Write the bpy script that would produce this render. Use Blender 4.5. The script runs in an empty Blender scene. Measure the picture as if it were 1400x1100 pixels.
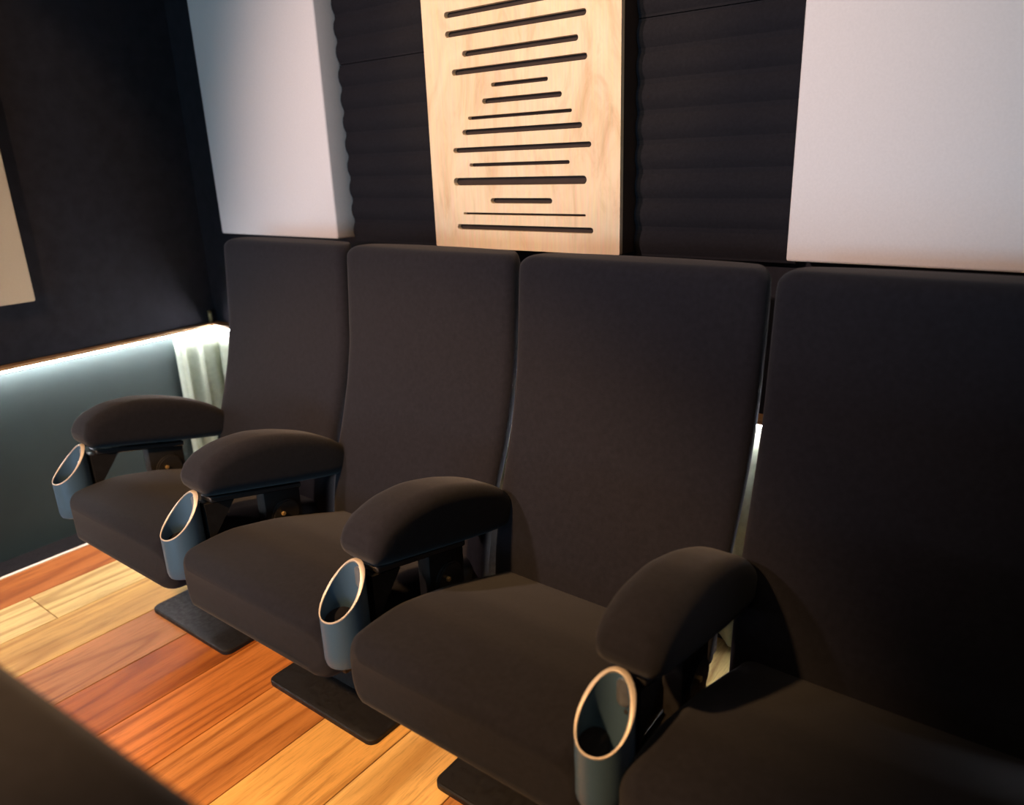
import bpy, bmesh, math, random
from mathutils import Vector, Matrix
random.seed(4)
S = bpy.context.scene
COL = S.collection
PI = math.pi

# ------------------------------------------------------------------ materials
def new_mat(name):
    m = bpy.data.materials.new(name); m.use_nodes = True
    nt = m.node_tree; b = nt.nodes['Principled BSDF']
    return m, nt, b

def noise(nt, scale, detail=4, rough=.55, vec=None, dist=0):
    n = nt.nodes.new('ShaderNodeTexNoise'); n.inputs['Scale'].default_value = scale
    n.inputs['Detail'].default_value = detail; n.inputs['Roughness'].default_value = rough
    n.inputs['Distortion'].default_value = dist
    if vec is not None: nt.links.new(vec, n.inputs['Vector'])
    return n

def coords(nt, scale=(1, 1, 1), kind='Object'):
    tc = nt.nodes.new('ShaderNodeTexCoord'); mp = nt.nodes.new('ShaderNodeMapping')
    mp.inputs['Scale'].default_value = scale
    nt.links.new(tc.outputs[kind], mp.inputs['Vector'])
    return mp.outputs['Vector']

def ramp(nt, fac, stops):
    r = nt.nodes.new('ShaderNodeValToRGB')
    while len(r.color_ramp.elements) < len(stops): r.color_ramp.elements.new(.5)
    for e, (p, c) in zip(r.color_ramp.elements, stops):
        e.position = p; e.color = (*c, 1)
    nt.links.new(fac, r.inputs['Fac'])
    return r

def bump(nt, b, height, strength, dist=.002):
    bp = nt.nodes.new('ShaderNodeBump'); bp.inputs['Strength'].default_value = strength
    bp.inputs['Distance'].default_value = dist
    nt.links.new(height, bp.inputs['Height']); nt.links.new(bp.outputs['Normal'], b.inputs['Normal'])

def soft(name, c, rough=.9, var=.25, scale=60, bstr=.3, sheen=0, spec=.3):
    """a cloth or painted surface with mottled colour and a fine bump"""
    m, nt, b = new_mat(name)
    v = coords(nt)
    n = noise(nt, scale, 5, .6, v)
    lo = tuple(x*(1-var) for x in c); hi = tuple(min(1, x*(1+var)) for x in c)
    r = ramp(nt, n.outputs['Fac'], [(.3, lo), (.7, hi)])
    nt.links.new(r.outputs['Color'], b.inputs['Base Color'])
    b.inputs['Roughness'].default_value = rough
    b.inputs['Specular IOR Level'].default_value = spec
    if sheen:
        b.inputs['Sheen Weight'].default_value = sheen; b.inputs['Sheen Roughness'].default_value = .5
    n2 = noise(nt, scale*9, 2, .5, v)
    bump(nt, b, n2.outputs['Fac'], bstr, .001)
    return m

def metal(name, c, rough, metallic=1, scale=80, spec=.5):
    m, nt, b = new_mat(name)
    b.inputs['Base Color'].default_value = (*c, 1); b.inputs['Metallic'].default_value = metallic
    b.inputs['Specular IOR Level'].default_value = spec
    v = coords(nt); n = noise(nt, scale, 4, .6, v)
    r = ramp(nt, n.outputs['Fac'], [(.3, (rough*.75,)*3), (.7, (min(1, rough*1.3),)*3)])
    nt.links.new(r.outputs['Color'], b.inputs['Roughness'])
    bump(nt, b, n.outputs['Fac'], .12, .001)
    return m

M = {}
M['fabric'] = soft('charcoal_seat_fabric', (.0112, .0110, .0155), .95, .18, 90, .5, .08, .12)
M['wall_dark'] = soft('black_wall_cloth', (.0175, .0165, .0215), .9, .2, 20, .3, 0, .2)
M['wall_teal'] = soft('teal_grey_wall_paint', (.027, .040, .039), .6, .08, 6, .1, 0, .3)
M['ceiling'] = soft('black_ceiling_paint', (.015, .015, .016), .9, .1, 10, .1)
M['carpet'] = soft('black_carpet', (.012, .011, .012), 1, .3, 120, .8, 0, .1)
M['panel_cloth'] = soft('pale_grey_panel_cloth', (.74, .70, .70), .9, .03, 220, .35, 0, .2)
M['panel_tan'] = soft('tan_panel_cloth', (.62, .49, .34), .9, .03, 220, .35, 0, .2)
M['foam'] = soft('black_acoustic_foam', (.014, .0135, .017), 1, .15, 150, .5, 0, .1)
M['edge_brown'] = soft('dark_stained_panel_side', (.030, .018, .014), .7, .2, 15, .1)
M['curtain'] = soft('pale_green_curtain_cloth', (.34, .38, .30), .85, .1, 40, .3, .1)
M['base'] = metal('black_powder_coated_steel', (.011, .010, .010), .55, 0, 80, .3)
M['plastic'] = metal('black_satin_plastic', (.02, .019, .02), .42, 0)
M['cup'] = metal('blue_lit_hammered_metal', (.085, .155, .24), .38, .35, 160)  # grey metal with the blue screen light put into its base colour
M['rim'] = metal('warm_lit_rim_metal', (.62, .54, .46), .45, .2, 160)  # pale tone carries the warm overhead light along the lip
M['brass'] = metal('brass', (.80, .58, .28), .45, .7)
M['steel'] = metal('pale_zinc_steel', (.55, .56, .58), .4, .9)

def plywood():
    m, nt, b = new_mat('birch_plywood')
    v = coords(nt, (5, 1, 1.6))
    n = noise(nt, 2.2, 6, .6, v, 1.6)
    r = ramp(nt, n.outputs['Fac'], [(.25, (.62, .42, .25)), (.45, (.80, .60, .40)), (.6, (.84, .66, .46)), (.8, (.66, .46, .28))])
    v2 = coords(nt, (60, 60, 3)); n2 = noise(nt, 3, 3, .5, v2)
    mx = nt.nodes.new('ShaderNodeMix'); mx.data_type = 'RGBA'; mx.blend_type = 'MULTIPLY'
    mx.inputs[0].default_value = .25
    nt.links.new(r.outputs['Color'], mx.inputs[6]); nt.links.new(n2.outputs['Color'], mx.inputs[7])
    nt.links.new(mx.outputs[2], b.inputs['Base Color'])
    b.inputs['Roughness'].default_value = .6
    bump(nt, b, n2.outputs['Fac'], .1)
    return m
M['ply'] = plywood()

def planks():
    m, nt, b = new_mat('reclaimed_wood_planks')
    at = nt.nodes.new('ShaderNodeAttribute'); at.attribute_name = 'plank'
    sh = nt.nodes.new('ShaderNodeAttribute'); sh.attribute_name = 'shift'
    tc = nt.nodes.new('ShaderNodeTexCoord')
    ad = nt.nodes.new('ShaderNodeVectorMath'); ad.operation = 'ADD'
    nt.links.new(tc.outputs['Object'], ad.inputs[0]); nt.links.new(sh.outputs['Vector'], ad.inputs[1])
    def mp(s):
        q = nt.nodes.new('ShaderNodeMapping'); q.inputs['Scale'].default_value = s
        nt.links.new(ad.outputs[0], q.inputs['Vector']); return q.outputs['Vector']
    # broad cathedral figure: rings of a warped distance field, stretched along the board
    q = noise(nt, 1.15, 2, .45, mp((3.2, .26, 1)), .2)
    ml = nt.nodes.new('ShaderNodeMath'); ml.operation = 'MULTIPLY'; ml.inputs[1].default_value = 75
    nt.links.new(q.outputs['Fac'], ml.inputs[0])
    sn = nt.nodes.new('ShaderNodeMath'); sn.operation = 'SINE'; nt.links.new(ml.outputs[0], sn.inputs[0])
    m2 = nt.nodes.new('ShaderNodeMath'); m2.operation = 'MULTIPLY_ADD'; m2.inputs[1].default_value = .5; m2.inputs[2].default_value = .5
    nt.links.new(sn.outputs[0], m2.inputs[0])
    wr = ramp(nt, m2.outputs[0], [(.0, (.62, .52, .44)), (.12, (.86, .82, .78)), (.35, (1.0, 1.0, 1.0)), (1, (1.08, 1.07, 1.05))])
    n = noise(nt, 5, 7, .7, mp((11, .8, 1)), .6)
    nr = ramp(nt, n.outputs['Fac'], [(.3, (.55, .47, .42)), (.48, (.95, .94, .92)), (.75, (1.15, 1.15, 1.12))])
    f = noise(nt, 30, 4, .7, mp((9, .5, 1)), 0)
    fr = ramp(nt, f.outputs['Fac'], [(.34, (.55, .5, .46)), (.47, (1, 1, 1))])
    s = noise(nt, 2.5, 3, .5, mp((1.5, .8, 1)), .4)
    sr = ramp(nt, s.outputs['Fac'], [(.3, (.78, .72, .68)), (.65, (1.12, 1.12, 1.1))])
    col = at.outputs['Color']
    for rr, fac in ((wr, .8), (nr, .85), (fr, .4), (sr, .9)):
        mx = nt.nodes.new('ShaderNodeMix'); mx.data_type = 'RGBA'; mx.blend_type = 'MULTIPLY'
        mx.inputs[0].default_value = fac
        nt.links.new(col, mx.inputs[6]); nt.links.new(rr.outputs['Color'], mx.inputs[7]); col = mx.outputs[2]
    nt.links.new(col, b.inputs['Base Color'])
    b.inputs['Roughness'].default_value = .5
    b.inputs['Specular IOR Level'].default_value = .22
    bump(nt, b, n.outputs['Fac'], .25, .002)
    return m
M['planks'] = planks()

def ledge_wood():
    m, nt, b = new_mat('varnished_ledge_wood')
    v = coords(nt, (3, 3, 40)); n = noise(nt, 6, 4, .6, v)
    r = ramp(nt, n.outputs['Fac'], [(.3, (.34, .17, .07)), (.7, (.58, .33, .15))])
    nt.links.new(r.outputs['Color'], b.inputs['Base Color']); b.inputs['Roughness'].default_value = .5
    return m
M['ledge'] = ledge_wood()
M['trim_pale'] = soft('pale_edge_trim', (.80, .72, .60), .5, .05, 20, .1)

def emit(name, c, s):
    m, nt, b = new_mat(name)
    b.inputs['Base Color'].default_value = (.8, .8, .8, 1)
    b.inputs['Emission Color'].default_value = (*c, 1); b.inputs['Emission Strength'].default_value = s
    return m
LED_STRENGTH = 250
M['led'] = emit('led_strip_glow', (.93, .93, 1.0), LED_STRENGTH)

# ------------------------------------------------------------------ mesh helpers
def finish(name, bm, mat, parent=None, smooth=True, angle=40):
    bmesh.ops.recalc_face_normals(bm, faces=bm.faces[:])
    me = bpy.data.meshes.new(name); bm.to_mesh(me); bm.free()
    if mat: me.materials.append(mat)
    if smooth:
        me.polygons.foreach_set('use_smooth', [True]*len(me.polygons))
        me.set_sharp_from_angle(angle=math.radians(angle))
    o = bpy.data.objects.new(name, me); COL.objects.link(o)
    if parent: o.parent = parent
    return o

def box(bm, x0, x1, y0, y1, z0, z1, bev=0, seg=2):
    t = bmesh.new(); bmesh.ops.create_cube(t, size=1)
    for v in t.verts:
        v.co = Vector(((x0+x1)/2+v.co.x*(x1-x0), (y0+y1)/2+v.co.y*(y1-y0), (z0+z1)/2+v.co.z*(z1-z0)))
    if bev: bmesh.ops.bevel(t, geom=t.edges[:], offset=bev, segments=seg, affect='EDGES', profile=.5)
    me = bpy.data.meshes.new('t'); t.to_mesh(me); t.free(); bm.from_mesh(me); bpy.data.meshes.remove(me)

def cyl(bm, p, q, r0, r1=None, n=24, bev=0):
    p = Vector(p); q = Vector(q); r1 = r0 if r1 is None else r1
    t = bmesh.new(); bmesh.ops.create_cone(t, cap_ends=True, segments=n, radius1=r0, radius2=r1, depth=(q-p).length)
    if bev:
        es = [e for e in t.edges if len(e.link_faces) == 2 and any(len(f.verts) > 4 for f in e.link_faces)]
        bmesh.ops.bevel(t, geom=es, offset=bev, segments=2, affect='EDGES')
    mt = Matrix.Translation((p+q)/2) @ (q-p).to_track_quat('Z', 'Y').to_matrix().to_4x4()
    t.transform(mt); me = bpy.data.meshes.new('t'); t.to_mesh(me); t.free(); bm.from_mesh(me); bpy.data.meshes.remove(me)

def rrect(hx, hy, r, n=5):
    """rounded rectangle outline, centred, counter-clockwise"""
    r = min(r, hx*.999, hy*.999); pts = []
    for cx, cy, a0 in ((hx-r, hy-r, 0), (-hx+r, hy-r, 90), (-hx+r, -hy+r, 180), (hx-r, -hy+r, 270)):
        for k in range(n+1):
            a = math.radians(a0+90*k/n); pts.append((cx+r*math.cos(a), cy+r*math.sin(a)))
    return pts

def loft(bm, rings, cap=True):
    vr = [[bm.verts.new(p) for p in ring] for ring in rings]
    n = len(vr[0])
    for a, b in zip(vr, vr[1:]):
        for i in range(n): bm.faces.new((a[i], a[(i+1) % n], b[(i+1) % n], b[i]))
    if cap: bm.faces.new(vr[0][::-1]); bm.faces.new(vr[-1])

def interp(tab, t):
    for (a, *va), (b, *vb) in zip(tab, tab[1:]):
        if a <= t <= b or (a >= t >= b):
            u = (t-a)/(b-a) if b != a else 0; u2 = u
            return [p+(q-p)*u2 for p, q in zip(va, vb)]
    return list(tab[0][1:]) if abs(t-tab[0][0]) < abs(t-tab[-1][0]) else list(tab[-1][1:])

def smooth_tab(tab, t):
    """average of nearby interpolated samples, for rounded profiles"""
    h = .022
    s = [interp(tab, t+d) for d in (-h, -h/2, 0, h/2, h)]
    return [sum(c)/5 for c in zip(*s)]

def tag(o, label=None, cat=None, group=None, kind=None):
    if label: o['label'] = label
    if cat: o['category'] = cat
    if group: o['group'] = group
    if kind: o['kind'] = kind
    return o

def empty(name, loc=(0, 0, 0)):
    e = bpy.data.objects.new(name, None); COL.objects.link(e); e.location = loc; e.empty_display_size = .1
    return e

def copy_tree(o, parent=None):
    c = o.copy(); COL.objects.link(c)
    if parent: c.parent = parent
    for ch in [x for x in bpy.data.objects if x.parent == o]: copy_tree(ch, c)
    return c

# ------------------------------------------------------------------ room shell
XR, YF, ZC, ZL = 4.6, -5.0, 2.45, -.15
def struct(name, bm, mat, smooth=False):
    return tag(finish(name, bm, mat, smooth=smooth), kind='structure')
bm = bmesh.new(); box(bm, -.1, XR+.1, 0, .1, ZL-.1, ZC+.1); struct('wall_back', bm, M['wall_dark'])
bm = bmesh.new(); box(bm, -.1, 0, YF, 0, ZL-.1, ZC+.1); struct('wall_left', bm, M['wall_dark'])
bm = bmesh.new(); box(bm, XR, XR+.1, YF, 0, ZL-.1, ZC+.1); struct('wall_right', bm, M['wall_dark'])
bm = bmesh.new(); box(bm, -.1, XR+.1, YF-.1, YF, ZL-.1, ZC+.1); struct('wall_front', bm, M['wall_dark'])
bm = bmesh.new(); box(bm, 0, XR, YF, 0, ZC, ZC+.1); struct('ceiling', bm, M['ceiling'])
# painted lower part of the left wall, below the ledge
bm = bmesh.new(); box(bm, 0.0005, .010, YF, -.001, ZL, .645); struct('trim_1', bm, M['wall_teal'])

# raised floor of wide boards that run towards the back wall
PW = .202; X0 = .183
base = [(.34, .125, .045), (.60, .50, .30), (.54, .38, .17), (.40, .20, .10), (.42, .150, .038), (.62, .25, .085),
        (.64, .30, .12), (.88, .56, .25), (.92, .66, .36), (.60, .30, .14), (.50, .22, .09), (.66, .42, .22)]
base = [(r_*1.02, g_*.94, b_*.66) for r_, g_, b_ in base]
bm = bmesh.new()
lp = bm.loops.layers.float_color.new('plank'); ls = bm.loops.layers.float_color.new('shift')
YE = -1.32
k = 0; x = X0
while x < XR-.001:
    x1 = min(x+PW, XR)
    joint = {1: -1.016, 3: -.42, 5: -.30, 7: -.55, 9: -.8}.get(k, random.choice([-.35, -.6, -1.1]) if k > 9 else -.28)
    for (ya, yb) in ((YE, joint), (joint, -.001)):
        c = base[k % len(base)]
        if yb < -.9 and k == 1: c = (.60, .46, .20)
        if ya > -.9 and k not in (1,): c = base[(k+3) % len(base)]
        n0 = len(bm.faces)
        g = .0012
        box(bm, x+g, x1-g, ya+g, yb-g, -.02, 0, .0012, 1)
        bm.faces.ensure_lookup_table()
        sx = (random.uniform(0, 40), random.uniform(0, 40), random.uniform(0, 5))
        for f in bm.faces[n0:]:
            for l in f.loops: l[lp] = (*c, 1); l[ls] = (*sx, 1)
    x = x1; k += 1
struct('floor', bm, M['planks'])
bm = bmesh.new(); box(bm, X0-.013, X0-.001, YE, -.001, -.03, .002, .001, 1); struct('trim_2', bm, M['trim_pale'])
bm = bmesh.new(); box(bm, .0105, X0-.013, YE, -.001, -.06, -.02); box(bm, X0-.013, XR, YE, -.001, -.06, -.0305); struct('floor_1', bm, M['carpet'])
bm = bmesh.new(); box(bm, .0105, XR, YE-.02, YE, ZL, -.0205); struct('trim_3', bm, M['wall_dark'])
bm = bmesh.new(); box(bm, 0, XR, YF, 0, ZL-.1, ZL); struct('floor_2', bm, M['carpet'])

# ------------------------------------------------------------------ lit ledges
LZ = .662; LW = .046
def ledge(name, a, b, axis, label):
    root = empty(name, ((a+b)/2 if axis == 'x' else 0, 0 if axis == 'x' else (a+b)/2, LZ-.014))
    bm = bmesh.new(); bl = bmesh.new(); bc = bmesh.new(); h = (b-a)/2
    if axis == 'x':
        box(bm, -h, h, -LW, -.0005, 0, .014, .002, 1)
        box(bl, -h+.01, h-.01, -.044, -.037, -.005, -.0003, .001, 1)
    else:
        box(bm, .0105, LW, -h, h, 0, .014, .002, 1)
        box(bl,   .037, .044, -h+.01, h-.01, -.005, -.0003, .001, 1)
    finish('batten', bm, M['ledge'], root)
    finish('light_strip', bl, M['led'], root)
    return tag(root, label, 'ledge light')
ledge('lit_ledge', LW+.002, XR-.002, 'x', 'wood ledge with white light strip along the back wall behind the chairs')
ledge('lit_ledge', -4.2, -.0005, 'y', 'wood ledge with white light strip underneath along the left wall')

bm = bmesh.new()
for x0, x1, z0, z1 in ((.020, .025, -.002, .048), (.031, .036, -.002, .048), (.020, .036, -.003, .008), (.020, .036, .040, .048)):
    box(bm, x0, x1, -.042, -.034, z0, z1, .0008, 1)
o = finish('corner_clip', bm, M['brass']); o.location = (0, 0, LZ+.003)
tag(o, 'small upright brass clip standing on the ledge corner', 'clip')

# curtain in the back corner and along the wall under the ledge
bm = bmesh.new()
path = []
N1 = 70
for i in range(N1+1):                                   # short return on the left wall
    t = i/N1; y = -.215+.190*t
    path.append((.031+.019*math.sin(t*2*PI*2.6)+.003*math.sin(t*2*PI*5.2+1), y))
N2 = 900
for i in range(1, N2+1):
    x = .028+4.47*i/N2
    path.append((x, -.0290-.0190*math.sin(x*2*PI/.085+.6+.8*math.sin(x*9))-.003*math.sin(x*2*PI/.037)))
top, bot = .634, .02
rows = 10
grid = []
for j in range(rows+1):
    z = top+(bot-top)*j/rows
    row = [bm.verts.new((x, y, z)) for (x, y) in path]
    grid.append(row)
for j in range(rows):
    for i in range(len(path)-1): bm.faces.new((grid[j][i], grid[j][i+1], grid[j+1][i+1], grid[j+1][i]))
o = finish('curtain', bm, M['curtain'], angle=180)
sm = o.modifiers.new('thick', 'SOLIDIFY'); sm.thickness = .002
tag(o, 'pale pleated curtain hanging below the lit ledge in the corner', 'curtain')

# ------------------------------------------------------------------ wall panels
DP = .110
def cloth_panel(name, w, h, d, mat, label, loc, rz=0):
    bm = bmesh.new()
    box(bm, 0, w, -d, -.0005, 0, h, .006, 3)
    o = finish(name, bm, mat); o.location = loc; o.rotation_euler.z = rz
    return tag(o, label, 'acoustic panel', 'cloth covered acoustic wall panels')
ZP = 1.0425
cloth_panel('acoustic_panel', .6475, 1.2, DP, M['panel_cloth'], 'pale cloth panel on the back wall, left of the slotted wood panel', (.323, 0, ZP))
cloth_panel('acoustic_panel', 1.20, 1.2, DP, M['panel_cloth'], 'large pale cloth panel at the right end of the back wall', (2.386, 0, ZP))
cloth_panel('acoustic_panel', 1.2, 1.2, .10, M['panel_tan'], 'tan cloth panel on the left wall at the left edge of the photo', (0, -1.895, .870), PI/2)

root = empty('slotted_wood_panel', (1.398, 0, ZP-.006))
PWD, PHT, TH = .594, 1.2, .014
bm = bmesh.new(); box(bm, .001, PWD-.001, -(DP-TH-.0005), -.0005, .001, PHT-.001, .001, 1)
finish('panel_box', bm, M['edge_brown'], root)
slots = [(1.476, 1.902, 1.576, .015), (1.530, 1.880, 1.5255, .014), (1.492, 1.904, 1.4845, .015), (1.620, 1.794, 1.4455, .010),
         (1.589, 1.833, 1.409, .013), (1.539, 1.861, 1.371, .0085), (1.517, 1.889, 1.337, .0135), (1.482, 1.914, 1.293, .013),
         (1.536, 1.853, 1.2545, .009), (1.477, 1.901, 1.2125, .020), (1.603, 1.800, 1.163, .014), (1.506, 1.898, 1.129, .006),
         (1.482, 1.919, 1.093, .0145)]
up = []
for (a, b, z, h) in slots[:11]:
    z2 = 1.576+.045+(1.576-z); 
    if z2 < ZP+PHT-.06: up.append((a, b, z2, h))
cu = bpy.data.curves.new('face', 'CURVE'); cu.dimensions = '2D'; cu.fill_mode = 'BOTH'; cu.extrude = TH/2
def spline(pts):
    s = cu.splines.new('POLY'); s.points.add(len(pts)-1); s.use_cyclic_u = True
    for q, (px, py) in zip(s.points, pts): q.co = (px, py, 0, 1)
spline([(PWD/2+px, PHT/2+py) for px, py in rrect(PWD/2, PHT/2, .005, 3)])
for (a, b, z, h) in slots+up:
    cx, cz = (a+b)/2-1.398, z-(ZP-.006)
    spline([(cx+px, cz+py) for px, py in rrect((b-a)/2, h/2, h/2, 5)][::-1])
tmp = bpy.data.objects.new('tmp', cu); COL.objects.link(tmp)
dg = bpy.context.evaluated_depsgraph_get(); dg.update()
me = bpy.data.meshes.new_from_object(tmp.evaluated_get(dg))
bpy.data.objects.remove(tmp)
me.name = 'slotted_face'; me.materials.clear(); me.materials.append(M['ply'])
me.transform(Matrix.Translation((0, -(DP-TH/2), 0)) @ Matrix.Rotation(PI/2, 4, 'X'))
o = bpy.data.objects.new('slotted_face', me); COL.objects.link(o); o.parent = root
tag(root, 'light plywood panel with a row of horizontal slots of varied length', 'acoustic panel')

# acoustic foam tiles of horizontal wedges between the panels
def foam(x0, x1, z0, n, label):
    bm = bmesh.new(); p = .066; d0, d1 = .034, .043; h = n*p
    prof = [(-.0005, 0), (-d0, 0)]
    for i in range(n):
        for t, d in ((.08, d0), (.30, d1-.002), (.5, d1), (.7, d1-.002), (.92, d0)): prof.append((-d, (i+t)*p))
    prof += [(-d0, h), (-.0005, h)]
    loft(bm, [[(x, y, z) for y, z in prof] for x in (x0, x1)])
    o = finish('foam_tile', bm, M['foam'], angle=25); o.location = (0, 0, z0)
    return tag(o, label, 'acoustic foam', 'black wedge foam tiles')
for (x0, x1, where) in ((.9725, 1.396, 'between the left pale panel and the wood panel'), (1.994, 2.384, 'between the wood panel and the right pale panel')):
    foam(x0, x1, 1.028, 8, 'black wedge foam tile '+where+', lower of two')
    foam(x0, x1, 1.558, 9, 'black wedge foam tile '+where+', upper of two')

# ------------------------------------------------------------------ cinema chair
def backrest_mesh(flat=False):
    # t = z: front y, thickness, half width
    T = [(.30, -.515, .10, .270), (.40, -.500, .115, .274), (.50, -.472, .125, .278), (.60, -.434, .13, .281),
         (.70, -.402, .13, .283), (.80, -.380, .13, .284), (.95, -.366, .125, .284), (1.0, -.362, .12, .284), (1.06, -.358, .118, .283)]
    bm = bmesh.new(); rings = []
    zs = [.30+.02*i for i in range(38)]
    zs = [z for z in zs if z <= 1.03]
    def ring(z, sh):
        # flat padded front with small rounded edges, shell that thickens towards the middle of the back
        yf, th, hw = smooth_tab(T, z)
        hw -= sh; yf += sh*.8; th -= sh*1.6
        N = 28; out = []; rr = .020; er = .045
        us = [math.sin(PI/2*(-1+2*i/N)) for i in range(N+1)]
        def rnd(u):
            d = (abs(u)*hw-(hw-rr))/rr
            return rr*(1-math.sqrt(max(0, 1-d*d))) if d > 0 else 0
        for x in us: out.append((x*hw, yf-.006*(1-x*x)+rnd(x), z))
        for x in us[::-1][1:-1]:
            out.append((x*hw, yf+er+(th-er)*(1-abs(x)**3)-rnd(x)*.95 if not flat else yf+th-rnd(x)*.6, z))
        return out
    rings.append(ring(.296, .02))
    for z in zs: rings.append(ring(z, 0))
    for a in range(1, 7):
        t = a/6*PI/2; rings.append(ring(1.03+.030*math.sin(t), .030*(1-math.cos(t))))
    loft(bm, rings); return bm

def cushion_mesh():
    # along y from front to back: bottom z, top z, half width
    T = [(-.99, .291, .424, .264), (-.96, .288, .430, .265), (-.92, .286, .434, .265), (-.85, .288, .436, .263),
         (-.72, .286, .412, .258), (-.60, .284, .376, .255), (-.50, .282, .345, .25), (-.40, .282, .33, .24)]
    bm = bmesh.new(); rings = []
    def ring(y, sh):
        z0, z1, hw = smooth_tab(T, y)
        z0 += sh; z1 -= sh; hw -= sh*.8
        pts = []
        for px, pz in rrect(hw, (z1-z0)/2, .036, 6):
            u = px/hw; crown = .016*(1-u*u) if pz > 0 else 0
            bow = .024*abs(u)**4*max(0, min(1, (-.45-y)/.45))
            pts.append((px, y+bow, (z0+z1)/2+pz+crown))
        return pts
    R = .032
    for a in range(0, 7):
        t = a/6*PI/2; rings.append(ring(-.990+R-R*math.sin(PI/2-0)*math.cos(t), R*.9*(1-math.sin(t))))
    y = -.945
    while y <= -.42: rings.append(ring(y, 0)); y += .02
    loft(bm, rings); return bm

def arm_pad_mesh():
    # along y: bottom z, top z, half width
    T = [(-.885, .548, .585, .050), (-.875, .532, .606, .057), (-.850, .526, .622, .060), (-.80, .515, .636, .061), (-.72, .497, .636, .061),
         (-.64, .478, .618, .060), (-.56, .460, .590, .058), (-.50, .447, .560, .056), (-.46, .440, .530, .052), (-.435, .440, .505, .044)]
    bm = bmesh.new(); rings = []
    ys = [-.885+.0125*i for i in range(37)]
    def ring(y, sh):
        z0, z1, hw = interp(T, y) if y < -.84 else smooth_tab(T, y)
        z0 += sh; z1 -= sh; hw -= sh
        hz = (z1-z0)/2
        out = []
        for px, pz in rrect(hw, hz, min(.034, hz*.9), 6):
            # top edges rounder than the bottom edges
            if pz < 0: px *= 1.0
            out.append((px, y, (z0+z1)/2+pz))
        return out
    rings.append(ring(-.889, .012))
    for y in ys: rings.append(ring(y, 0))
    rings.append(ring(-.430, .014))
    loft(bm, rings); return bm

def cup_mesh():
    """tube with an oblique cut: low lip in front, tall shell behind, closed bottom"""
    bm = bmesh.new(); R, r = .0435, .0420; cy = -.926; z0 = .345; n = 48
    def topz(a):
        s = (1+math.sin(a))/2                # 0 at the front, 1 at the back
        return .450+.088*s**1.25
    def ringpts(rad, zf, inn=0):
        out = []
        for i in range(n):
            a = 2*PI*i/n; q = rad-inn*(1+math.sin(a))/2
            out.append((q*math.cos(a), cy+q*math.sin(a)*1.14, zf(a)))
        return out
    rings = [ringpts(R*.80, lambda a: z0-.004), ringpts(R*.93, lambda a: z0), ringpts(R, lambda a: z0+.012)]
    for k in range(1, 6): rings.append(ringpts(R, lambda a, k=k: z0+.012+(topz(a)-z0-.014)*k/5))
    for k in range(5, -1, -1): rings.append(ringpts(r, lambda a, k=k: z0+.004+(topz(a)-z0-.008)*k/5, .0075*(k/5)**2))
    rings.append(ringpts(r*.3, lambda a: z0+.004))
    loft(bm, rings)
    rb = bmesh.new(); top = .0012
    rr = [ringpts(R, lambda a: topz(a)-.002), ringpts(R, lambda a: topz(a)+top*.5), ringpts(R-.0007, lambda a: topz(a)+top),
          ringpts(r+.0004, lambda a: topz(a)+top, .0080), ringpts(r-.0002, lambda a: topz(a)+top*.5, .0080), ringpts(r, lambda a: topz(a)-.003, .0070)]
    loft(rb, rr, cap=False)
    return bm, rb

def add_arm(root, x):
    """armrest with its post, hinge and cup holder, at offset x from the chair centre"""
    T = Matrix.Translation((x, 0, 0))
    def fin(name, bm, mat, parent=root, angle=40):
        bm.transform(T); return finish(name, bm, mat, parent, True, angle)
    pad = fin('armrest_pad', arm_pad_mesh(), M['fabric'], angle=60)
    bm = bmesh.new()
    box(bm, -.018, .018, -.715, -.605, .10, .480, .004, 2)
    box(bm, -.022, .022, -.865, -.62, .262, .335, .006, 2)
    fin('armrest_post', bm, M['base'])
    bm = bmesh.new()
    box(bm, -.022, .022, -.86, -.60, .505, .520, .003, 1)
    bm.transform(Matrix.Translation((0, 0, 0)))
    for v in bm.verts: v.co.z += -(v.co.y+.86)*.22
    fin('mounting_rail', bm, M['plastic'])
    cb, rb = cup_mesh()
    cb.transform(Matrix.Translation((-.010, 0, 0))); rb.transform(Matrix.Translation((-.010, 0, 0)))
    cup = fin('cup_holder', cb, M['cup'])
    fin('rim', rb, M['rim'], cup)
    bm = bmesh.new(); loft(bm, [[(px*1.0, y, pz+.506) for px, pz in rrect(.0105, .024, .0104, 6)] for y in (-.8905, -.8865)])
    fin('mounting_tab', bm, M['steel'], cup)
    bm = bmesh.new(); cyl(bm, (.004, -.8875, .472), (.004, -.8825, .470), .0035, n=14)
    fin('screw', bm, M['plastic'], cup)
    bm = bmesh.new()
    # tapering bracket between the shell of the cup holder and the rail
    loft(bm, [[(x, -.876, .40), (x, -.80, .492), (x, -.876, .508)] for x in (-.022, .022)])
    fin('cup_bracket', bm, M['base'])
    bm = bmesh.new(); cyl(bm, (-.027, -.66, .392), (.027, -.66, .392), .042, n=32, bev=.004)
    hg = fin('hinge_cover', bm, M['plastic'])
    bm = bmesh.new(); cyl(bm, (.0272, -.672, .402), (.034, -.672, .402), .006, n=6, bev=.001)
    fin('bolt', bm, M['brass'], hg)
    return pad

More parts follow.
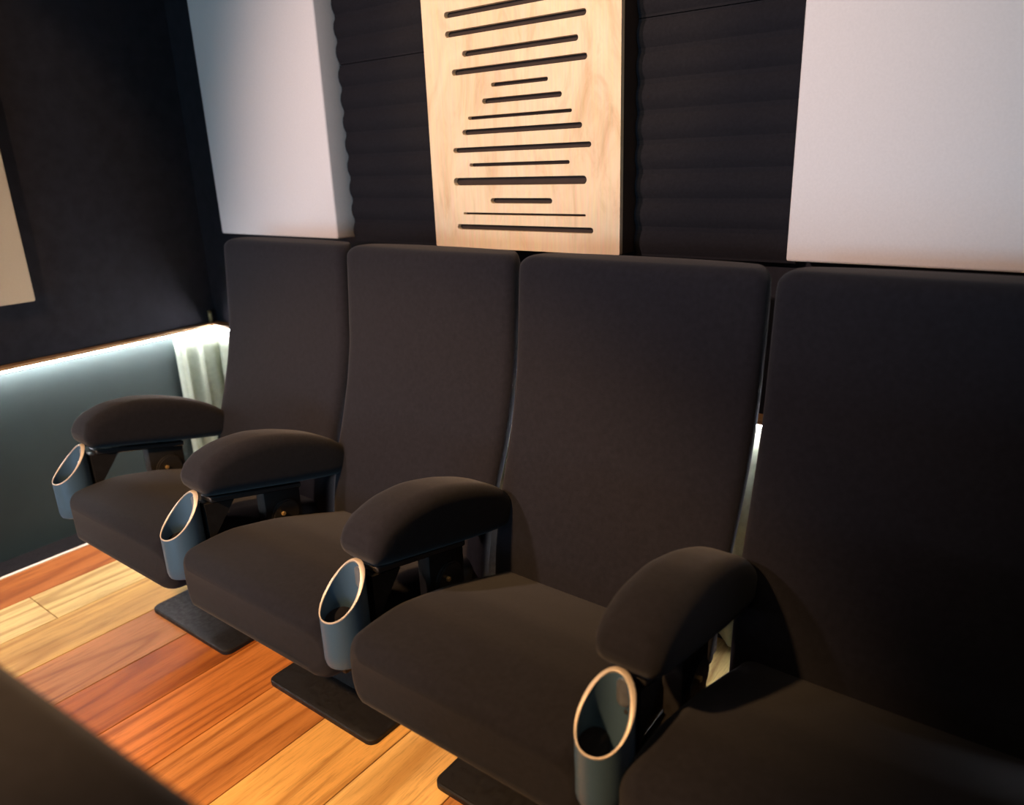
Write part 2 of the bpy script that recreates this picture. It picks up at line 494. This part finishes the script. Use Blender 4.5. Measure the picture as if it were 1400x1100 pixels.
def make_chair():
    root = empty('cinema_chair')
    finish('backrest', backrest_mesh(), M['fabric'], root, True, 60)
    finish('seat_cushion', cushion_mesh(), M['fabric'], root, True, 60)
    bm = bmesh.new()
    loft(bm, [[(px, -.56+py, z) for px, py in rrect(.196-s, .272-s, .022, 5)] for z, s in ((.001, 0), (.012, 0), (.015, .003))])
    finish('base_plate', bm, M['base'], root)
    bm = bmesh.new()
    loft(bm, [[(px, -.60+py, z) for px, py in rrect(hx, hy, .012, 3)] for z, hx, hy in ((.0152, .11, .13), (.05, .10, .12), (.20, .10, .12), (.255, .15, .17))])
    finish('pedestal', bm, M['base'], root)
    bm = bmesh.new(); box(bm, -.225, .225, -.90, -.44, .256, .284, .006, 2)
    box(bm, -.20, -.17, -.46, -.39, .256, .44, .004, 1); box(bm, .17, .20, -.46, -.39, .256, .44, .004, 1)
    finish('seat_frame', bm, M['base'], root)
    for sg in (-1, 1):
        bm = bmesh.new(); c = sg*.236
        box(bm, c-.012, c+.012, -.50, -.40, .262, .40, .006, 2)
        finish('side_bracket', bm, M['base'], root)
    add_arm(root, -.29)
    return root
P = .58; XS = .99
proto = make_chair()
front = copy_tree(proto)                       # kept for the front row, before the last chair's extra arm
LAB = ['black cloth cinema chair at the left end of the back row, beside the glowing wall',
       'black cloth cinema chair second from the left wall in the back row',
       'black cloth cinema chair in the back row, third from the left wall',
       'dim black cinema chair at right end of back row, under the large pale panel']
chairs = [proto]+[copy_tree(proto) for _ in range(3)]
for i, (c, l) in enumerate(zip(chairs, LAB)):
    c.location = (XS+P*i, 0, 0); tag(c, l, 'cinema chair', 'back row of black cinema chairs')
add_arm(chairs[3], .29)
for ch in [c for c in bpy.data.objects if c.parent == front and c.name.startswith('backrest')]:
    tmp = finish('tmp', backrest_mesh(True), M['fabric'], None, True, 60)
    ch.data = tmp.data; bpy.data.objects.remove(tmp); ch.data.name = 'flat_backrest'
FR = [front, copy_tree(front)]
for i, c in enumerate(FR):
    c.location = (2.368+P*i, -1.309+.036*i, ZL); c.rotation_euler.z = math.radians(3.6)
    tag(c, ['front row chair whose dark blurred back cuts across the lower left corner',
            'front row chair just below the camera, right of the other front chair'][i], 'cinema chair', 'front row of black cinema chairs')

# ------------------------------------------------------------------ lights
def aim(o, target):
    o.rotation_euler = (Vector(target)-o.location).to_track_quat('-Z', 'Y').to_euler()
def spot(name, loc, target, power, col, size, blend, rad):
    l = bpy.data.lights.new(name, 'SPOT'); l.energy = power; l.color = col; l.spot_size = math.radians(size)
    l.spot_blend = blend; l.shadow_soft_size = rad
    o = bpy.data.objects.new(name, l); COL.objects.link(o); o.location = loc; aim(o, target); return o
def area(name, loc, target, power, col, sx, sy):
    l = bpy.data.lights.new(name, 'AREA'); l.energy = power; l.color = col; l.shape = 'RECTANGLE'; l.size = sx; l.size_y = sy
    o = bpy.data.objects.new(name, l); COL.objects.link(o); o.location = loc; aim(o, target); return o
spot('ceiling_spot_floor', (1.8, -2.62, 2.40), (1.50, -1.05, 0), 400, (1, .56, .24), 58, .45, .05)
spot('ceiling_spot_panels', (1.2, -3.2, 2.38), (1.68, 0, 1.12), 350, (1, .71, .60), 47, .8, .06)
spot('added_spot_wood_panel', (1.75, -2.2, 2.38), (1.70, 0, 1.55), 115, (1, .68, .36), 28, .5, .05)  # added unseen spot, brightens and warms the plywood face
spot('added_spot_side_panel', (2.2, -2.3, 2.38), (0, -1.1, 1.35), 105, (1, .66, .40), 34, .4, .05)  # added unseen spot, only to warm the left wall panel
area('projection_screen_light', (2.8, -4.5, .75), (1.5, 0, .9), 66, (.40, .74, 1.0), 2.2, .8)
area('added_fill_light', (2.4, -.9, 2.42), (2.4, -.9, 0), 6, (1, .72, .45), 1.6, .8)  # added dim fill for the front chair back and the right seat
W = bpy.data.worlds.new('world'); S.world = W; W.use_nodes = True
W.node_tree.nodes['Background'].inputs['Color'].default_value = (.6, .65, .8, 1)
W.node_tree.nodes['Background'].inputs['Strength'].default_value = .02

# ------------------------------------------------------------------ camera
r = Vector((0.7977668, 0.60189501, -0.03592382)); u = Vector((-0.16022641, 0.2690508, 0.94970478))
b = Vector((0.5812879, -0.751887, 0.31107927))
cam = bpy.data.cameras.new('camera'); co = bpy.data.objects.new('camera', cam); COL.objects.link(co)
mt = Matrix.Identity(4)
for i in range(3): mt[i][0], mt[i][1], mt[i][2] = r[i], u[i], b[i]
mt.translation = Vector((2.88452, -1.70828, 1.26838)); co.matrix_world = mt
cam.sensor_width = 36; cam.sensor_fit = 'HORIZONTAL'; cam.lens = 1019.66/1400*36
cam.clip_start = .02
cam.dof.use_dof = True; cam.dof.focus_distance = 1.7; cam.dof.aperture_fstop = 2.2
S.camera = co
S.view_settings.view_transform = 'Standard'; S.view_settings.look = 'None'
S.view_settings.gamma = 1; S.view_settings.use_curve_mapping = False
S.view_settings.exposure = 0
